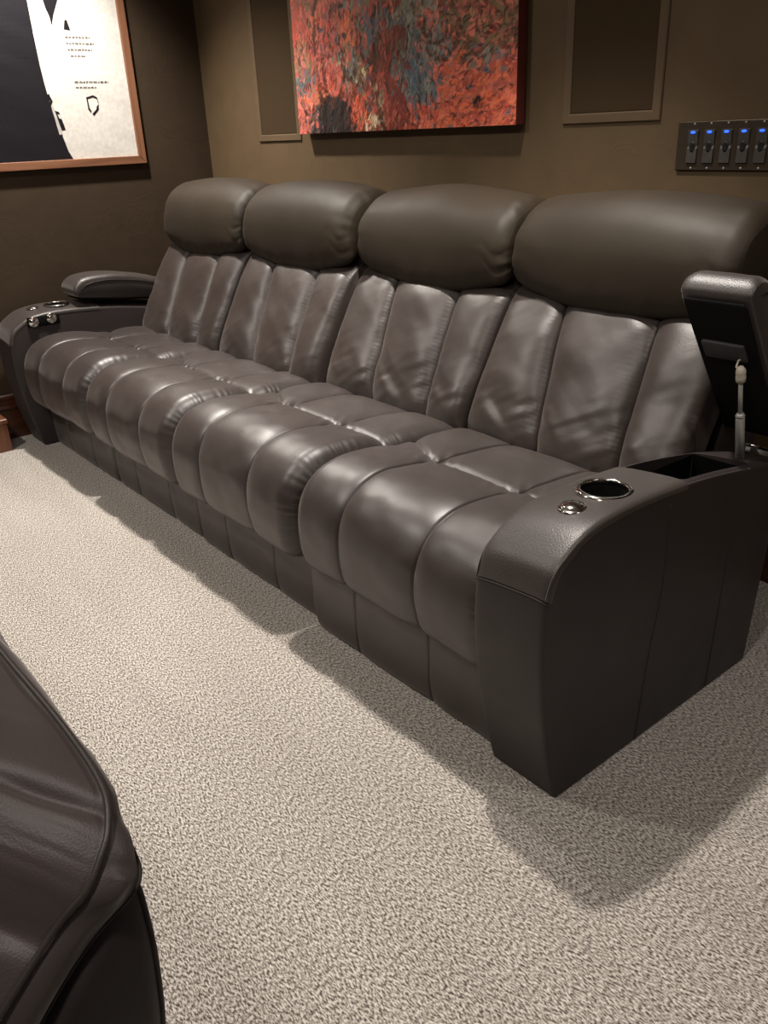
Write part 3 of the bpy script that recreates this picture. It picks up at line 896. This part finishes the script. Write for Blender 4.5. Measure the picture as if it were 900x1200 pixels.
        dx = GX[i0:i1, j0:j1] - x; dz = (GZ[i0:i1, j0:j1] - z) * asp
        a = dx * math.cos(ang) + dz * math.sin(ang); b = -dx * math.sin(ang) + dz * math.cos(ang)
        b = b + .35 * a * a / la * rs.normal()
        rr = (a / la) ** 2 + (b / lb) ** 2
        streak = np.sin(b / lb * (5 + 8 * rs.rand()) + rs.rand() * 6) * .5 + .5
        # paint thins out along the stroke and breaks up over the relief below
        thin = np.clip((1 - rr) * 3, 0, 1) * np.clip(1.25 - .6 * (a / la + 1) * rs.rand() - .35 * streak * rs.rand(), 0, 1)
        m = thin * (.75 if st < .6 else .9)
        C[i0:i1, j0:j1] = C[i0:i1, j0:j1] * (1 - m[..., None]) + m[..., None] * col * (.85 + .3 * streak[..., None])
        Hh[i0:i1, j0:j1] = Hh[i0:i1, j0:j1] * (1 - m) + m * (.25 * rs.rand() + .45 * np.clip(np.abs(b / lb), 0, 1) ** 3 + .2 * streak)
    # last touches: thin light and dark licks of paint
    for k in range(1500):
        x, z = rs.rand(), rs.rand() * .5
        col = (pick(x, z) * 1.7 + .02) if rs.rand() < .6 else DARK * (1 + rs.rand())
        ang = rs.normal(.3, .5) if x > .7 else rs.normal(1.5, .5)
        la = .006 + .014 * rs.rand(); lb = la * .16
        i0, i1 = max(int((x - la) * nx), 0), min(int((x + la) * nx) + 2, nx)
        j0, j1 = max(int((z - la / asp) * nz), 0), min(int((z + la / asp) * nz) + 2, nz)
        dx = GX[i0:i1, j0:j1] - x; dz = (GZ[i0:i1, j0:j1] - z) * asp
        a = dx * math.cos(ang) + dz * math.sin(ang); b = -dx * math.sin(ang) + dz * math.cos(ang) + .5 * (a * a) / la * rs.normal()
        m = np.clip((1 - (a / la) ** 2 - (b / lb) ** 2) * 2, 0, 1) * .75
        C[i0:i1, j0:j1] = C[i0:i1, j0:j1] * (1 - m[..., None]) + m[..., None] * col
        Hh[i0:i1, j0:j1] = Hh[i0:i1, j0:j1] * (1 - m) + m * .9
    # loose dark contour loops brushed over the upper half and down the trunks
    def contour(cx, cz, rx, rz, a0, a1, wd, col, al):
        nonlocal C
        for an in np.linspace(a0, a1, 60):
            px = cx + rx * math.cos(an) + .004 * rs.normal(); pz = cz + rz * math.sin(an) + .006 * rs.normal()
            ww = wd * (.6 + .7 * rs.rand())
            i0, i1 = max(int((px - ww) * nx) - 1, 0), min(int((px + ww) * nx) + 2, nx)
            j0, j1 = max(int((pz - ww / asp) * nz) - 1, 0), min(int((pz + ww / asp) * nz) + 2, nz)
            if i1 <= i0 or j1 <= j0: continue
            d2 = ((GX[i0:i1, j0:j1] - px) ** 2 + ((GZ[i0:i1, j0:j1] - pz) * asp) ** 2) / ww ** 2
            m = np.clip(1 - d2, 0, 1) * al
            C[i0:i1, j0:j1] = C[i0:i1, j0:j1] * (1 - m[..., None]) + m[..., None] * col
    for cx, cz, rx, rz, a0, a1, wd in ((.155, .36, .03, .22, 1.5, 5.2, .010), (.215, .34, .065, .20, 3.1, 6.3, .008), (.30, .36, .045, .14, 3.3, 7.0, .007), (.47, .30, .05, .30, 2.0, 4.6, .010), (.60, .28, .03, .30, -1.6, 1.4, .008), (.72, .38, .075, .12, 3.0, 6.4, .007), (.70, .40, .05, .09, 3.0, 6.4, .006), (.40, .40, .04, .12, 3.2, 6.1, .007)):
        contour(cx, cz, rx, rz, a0, a1, wd, BROWN * .6, .7)
    contour(.865, .085, .012, .010, .4, 4.5, .005, DARK, .6)
    for _ in range(14): contour(.15 + .011 * _ + .01 * rs.normal(), .04 + .05 * rs.rand(), .012, .03 + .04 * rs.rand(), 1.2, 4.9, .010, DARK * (.8 + .8 * rs.rand()), .45)
    # smear everything a little so that the edges of the strokes feather
    wx = .007 * noise2(GX * 16, GZ * 12, 61) * 2 + .003 * noise2(GX * 45, GZ * 32, 62) * 2
    wz = .008 * noise2(GX * 15 + 5, GZ * 11, 63) * 2 + .003 * noise2(GX * 42, GZ * 30 + 3, 64) * 2
    ii = np.clip(((GX + wx) * (nx - 1)).round().astype(int), 0, nx - 1); jj = np.clip(((GZ + wz) * (nz - 1)).round().astype(int), 0, nz - 1)
    C = C[ii, jj]; Hh = Hh[ii, jj]
    V = np.stack([x0 + GX * (x1 - x0), yf - .0026 * Hh, z0 + GZ * (z1 - z0)], 2).reshape(-1, 3).tolist()
    F = [(i * nz + j, (i + 1) * nz + j, (i + 1) * nz + j + 1, i * nz + j + 1) for i in range(nx - 1) for j in range(nz - 1)]
    base = len(V)
    # closed back so the relief is a solid skin over the stretcher
    b = [(x0, yf + .004, z0), (x1, yf + .004, z0), (x1, yf + .004, z1), (x0, yf + .004, z1)]
    m, nt, bs = mat_base('oil paint')
    at = N(nt, 'ShaderNodeVertexColor'); at.layer_name = 'paint'
    L(nt, at.outputs['Color'], bs.inputs['Base Color'])
    bs.inputs['Roughness'].default_value = .42
    o = mesh_obj('painted_surface', V, F, m, root, recalc=False)
    ca = o.data.color_attributes.new('paint', 'FLOAT_COLOR', 'POINT')
    buf = np.ones((nx * nz, 4), np.float32); buf[:, :3] = C.reshape(-1, 3)
    ca.data.foreach_set('color', buf.ravel())
    box('stretched_canvas', x0, x1, yf + .0005, yb, z0, z1, plain('painted canvas edge', (.13, .022, .016), .6), root, .002)
painting()

# ---- film poster
def poster():
    y0, y1, z0, z1 = .070, .788, 1.148, 2.22
    xw = WALL_X
    fw = .034
    root = thing('framed_poster', (xw, (y0 + y1) / 2, z0), 'black and white poster in a thin red-brown wooden frame on the left wall', 'poster')
    def bar(a0, a1, b0, b1, mitre, mat):
        # mitre: polygon in (y,z)
        V, F = [], []
        for x in (xw + .002, xw + .026):
            V += [(x, y, z) for y, z in mitre]
        F = [(3, 2, 1, 0), (4, 5, 6, 7)] + [(k, (k + 1) % 4, 4 + (k + 1) % 4, 4 + k) for k in range(4)]
        o = mesh_obj('frame_rail', V, F, mat, root, smooth=False)
        bm = bmesh.new(); bm.from_mesh(o.data)
        bmesh.ops.bevel(bm, geom=list(bm.edges), offset=.002, segments=2, affect='EDGES', profile=.5)
        bm.to_mesh(o.data); bm.free()
    i0, i1, j0, j1 = y0 + fw, y1 - fw, z0 + fw, z1 - fw
    bar(0, 0, 0, 0, [(y0, z0), (y1, z0), (i1, j0), (i0, j0)], M['frame_wood'])
    bar(0, 0, 0, 0, [(y0, z1), (i0, j1), (i1, j1), (y1, z1)], M['frame_wood'])
    bar(0, 0, 0, 0, [(y0, z0), (i0, j0), (i0, j1), (y0, z1)], M['frame_wood_v'])
    bar(0, 0, 0, 0, [(y1, z0), (y1, z1), (i1, j1), (i1, j0)], M['frame_wood_v'])
    # print, gently rippled
    ny, nz = 40, 120
    YY, ZZ = np.meshgrid(np.linspace(i0 - .004, i1 + .004, ny), np.linspace(j0 - .004, j1 + .004, nz), indexing='ij')
    def rip(y, z): return xw + .0125 + .0022 * noise2(np.asarray(y) * 5 + 3, np.asarray(z) * 22 + np.asarray(y) * 8, 21)
    V = np.stack([rip(YY, ZZ), YY, ZZ], 2).reshape(-1, 3).tolist()
    F = [(i * nz + j, (i + 1) * nz + j, (i + 1) * nz + j + 1, i * nz + j + 1) for i in range(ny - 1) for j in range(nz - 1)]
    n = len(V)
    V += [(xw + .006, q[1], q[2]) for q in V[:n]]
    F += [tuple(n + k for k in f[::-1]) for f in F]
    pr = mesh_obj('print', V, F, M['paper'], root, recalc=False)
    pr2 = root
    def patch(polys, name, mat, lift=.0008):
        """ink areas lying on the print: finely cut polygons following its ripples"""
        bm = bmesh.new()
        for poly in polys:
            vs = [bm.verts.new((0, y, z)) for y, z in poly]
            bm.faces.new(vs)
        for _ in range(3 if len(polys) < 4 else 0):
            bmesh.ops.triangulate(bm, faces=bm.faces)
            bmesh.ops.subdivide_edges(bm, edges=[e for e in bm.edges if e.calc_length() > .03], cuts=2, use_grid_fill=True)
        for v in bm.verts:
            v.co.x = float(rip(v.co.y, v.co.z)) + lift
        bm.verts.index_update()
        V = [v.co.copy() for v in bm.verts]; F = [tuple(v.index for v in f.verts) for f in bm.faces]
        bm.free()
        k = len(V)
        V2 = V + [Vector((v.x - lift * .6, v.y, v.z)) for v in V]
        F2 = F + [tuple(k + i for i in f[::-1]) for f in F]
        o = mesh_obj(name, V2, F2, mat, pr, smooth=False, recalc=False)
        return o
    # the dark side of the sheet with its slanting edge
    rs = np.random.RandomState(3)
    edge_pts = [(.447, j0), (.431, 1.215), (.417, 1.275), (.405, 1.35), (.392, 1.395), (.385, 1.43), (.381, 1.47), (.375, 1.55), (.372, 1.65), (.371, 1.79), (.36, 1.95), (.30, 2.05), (.24, j1)]
    zs = np.linspace(j0, j1, 60)
    ez = np.interp(zs, [p[1] for p in edge_pts], [p[0] for p in edge_pts])
    yl = .112
    polys = []
    for k in range(59):
        for m in range(8):
            f = lambda e, q: yl + (e - yl) * q / 8
            polys.append([(f(ez[k], m), zs[k]), (f(ez[k], m + 1), zs[k]), (f(ez[k + 1], m + 1), zs[k + 1]), (f(ez[k + 1], m), zs[k + 1])])
    patch(polys, 'ink_field', M['ink'])
    # small dark shapes on the white side
    patch([[(.438, 1.90), (.437, 1.79), (.443, 1.76), (.452, 1.735), (.456, 1.70), (.470, 1.738), (.498, 1.792), (.515, 1.90)]], 'ink_mark', M['ink'], .0012)
    patch([[(.505, 1.688), (.532, 1.684), (.528, 1.692), (.524, 1.722), (.514, 1.722), (.510, 1.694)]], 'ink_mark', M['ink'], .0012)
    # loose outline shape low on the sheet
    patch([[(.552, 1.428), (.585, 1.436), (.602, 1.427), (.602, 1.420), (.584, 1.428), (.556, 1.421)], [(.552, 1.428), (.558, 1.424), (.560, 1.385), (.566, 1.372), (.562, 1.366), (.553, 1.380)], [(.602, 1.427), (.605, 1.404), (.602, 1.404), (.599, 1.425)]], 'ink_mark', M['ink'], .0012)
    patch([[(.568, 1.362), (.575, 1.354), (.600, 1.378), (.604, 1.400), (.594, 1.392), (.590, 1.380), (.578, 1.370)]], 'ink_mark', M['ink'], .0012)
    # pale slanting bar and flecks at the edge of the dark side
    patch([[(.390, 1.395), (.398, 1.400), (.420, 1.283), (.404, 1.283)]], 'pale_bar', M['ink_grey'], .0014)
    patch([[(.380, 1.440), (.392, 1.443), (.392, 1.436), (.401, 1.414), (.392, 1.400), (.388, 1.402), (.392, 1.414), (.384, 1.425)]], 'ink_mark', M['ink'], .0016)
    patch([[(.402, 1.378), (.420, 1.372), (.436, 1.300), (.418, 1.300)]], 'ink_mark', M['ink'], .0010)
    patch([[(.412, 1.363), (.422, 1.360), (.424, 1.345), (.416, 1.347)]], 'pale_bar', M['paper'], .0016)
    # two blocks of small illegible type
    def words(y, z, width, h):
        out = []
        p = y
        while p < y + width:
            lw = .006 + .010 * rs.rand()
            q = p
            while q < p + lw and q < y + width:
                a = .0016 + .0008 * rs.rand(); hh = h * (.7 + .5 * rs.rand())
                out.append([(q, z), (q + a, z), (q + a, z + hh), (q, z + hh)])
                q += a + .0009
            p = q + .0035
        return out
    lines = []
    for k, (yy, wd_) in enumerate(((.505, .105), (.505, .122), (.507, .106), (.515, .066))):
        lines += words(yy, 1.655 - k * .0235, wd_, .0068)
    patch(lines, 'type_block', M['ink'], .0010)
    lines = words(.512, 1.484, .150, .0068) + words(.514, 1.463, .090, .0068)
    patch(lines, 'type_block', M['ink'], .0010)
poster()

# ---- in-wall speakers
def speaker(x0, x1, z0, label):
    z1 = z0 + .80
    root = thing('wall_speaker', ((x0 + x1) / 2, WALL_Y, z0), label, 'speaker', None)
    g = .028
    V, F = [], []
    yb, yf = WALL_Y - .001, WALL_Y - .007
    def ring(o, y): return [(x0 + o, y, z0 + o), (x1 - o, y, z0 + o), (x1 - o, y, z1 - o), (x0 + o, y, z1 - o)]
    rings = [ring(0, yb), ring(0, yf + .003), ring(.003, yf), ring(g - .004, yf), ring(g, yf + .002), ring(g, yb)]
    for r in rings: V += r
    m = len(rings)
    for i in range(m):
        for k in range(4):
            n = (k + 1) % 4; j = (i + 1) % m
            F.append((i * 4 + k, i * 4 + n, j * 4 + n, j * 4 + k))
    mesh_obj('bezel', V, F, M['bezel'], root, smooth=False)
    box('grille', x0 + g + .001, x1 - g - .001, WALL_Y - .0045, WALL_Y - .002, z0 + g + .001, z1 - g - .001, M['grille'], root, .0015)
speaker(-2.727, -2.392, 1.218, 'flush wall speaker with brown grille between room corner and canvas')
speaker(-.994, -.656, 1.237, 'flush wall speaker with brown grille to the right of the canvas')

# ---- bank of switches
def switches():
    x0, x1, z0, z1 = -.594, -.276, 1.112, 1.232
    root = thing('switch_plate', ((x0 + x1) / 2, WALL_Y, z0), 'dark metal bank of paddle light switches with blue pilot lights on the back wall', 'light switch')
    V, F = box_mesh(x0, x1, WALL_Y - .008, WALL_Y - .0005, z0, z1, .002)
    mesh_obj('faceplate', V, F, M['plate'], root, smooth=False)
    for k in range(6):
        cx = -.5455 + k * .0478
        y = WALL_Y - .0075
        # tilted paddle: wedge section
        sec = [(y + .001, 1.128), (y - .0055, 1.131), (y - .0035, 1.165), (y - .0010, 1.172), (y - .0035, 1.180), (y - .0055, 1.208), (y + .001, 1.213)]
        VV, FF = [], []
        for x in (cx - .0145, cx + .0145):
            VV += [(x, a, b) for a, b in sec]
        n = len(sec)
        FF = [(i, (i + 1) % n, n + (i + 1) % n, n + i) for i in range(n)] + [tuple(range(n)), tuple(range(2 * n - 1, n - 1, -1))]
        p = mesh_obj('switch_paddle', VV, FF, M['paddle'], root, smooth=False)
        Tm = Matrix.Translation((cx, y - .0035, 1.170)) @ Matrix.Rotation(math.radians(90), 4, 'X') @ Matrix.Diagonal((.8, 1.4, 1, 1))
        lathe('thumb_dimple', [(.0095, -.002), (.0095, .0008), (.006, .0002), (0, 0)], M['dot'], p, Tm, 20)
        Tm = Matrix.Translation((cx, y - .0050, 1.2055)) @ Matrix.Rotation(math.radians(90), 4, 'X') @ Matrix.Diagonal((1.6, .72, 1, 1))
        lathe('indicator_light', [(.0046, -.002), (.0046, .0010), (.003, .0018), (0, .002)], M['led'], p, Tm, 16, label='lit blue indicator light')
        for zz in (1.118, 1.226):
            Tm = Matrix.Translation((cx, WALL_Y - .008, zz)) @ Matrix.Rotation(math.radians(90), 4, 'X')
            lathe('screw', [(.0028, -.001), (.0028, .0004), (.0015, .001), (0, .001)], M['steel'], root, Tm, 12)
switches()
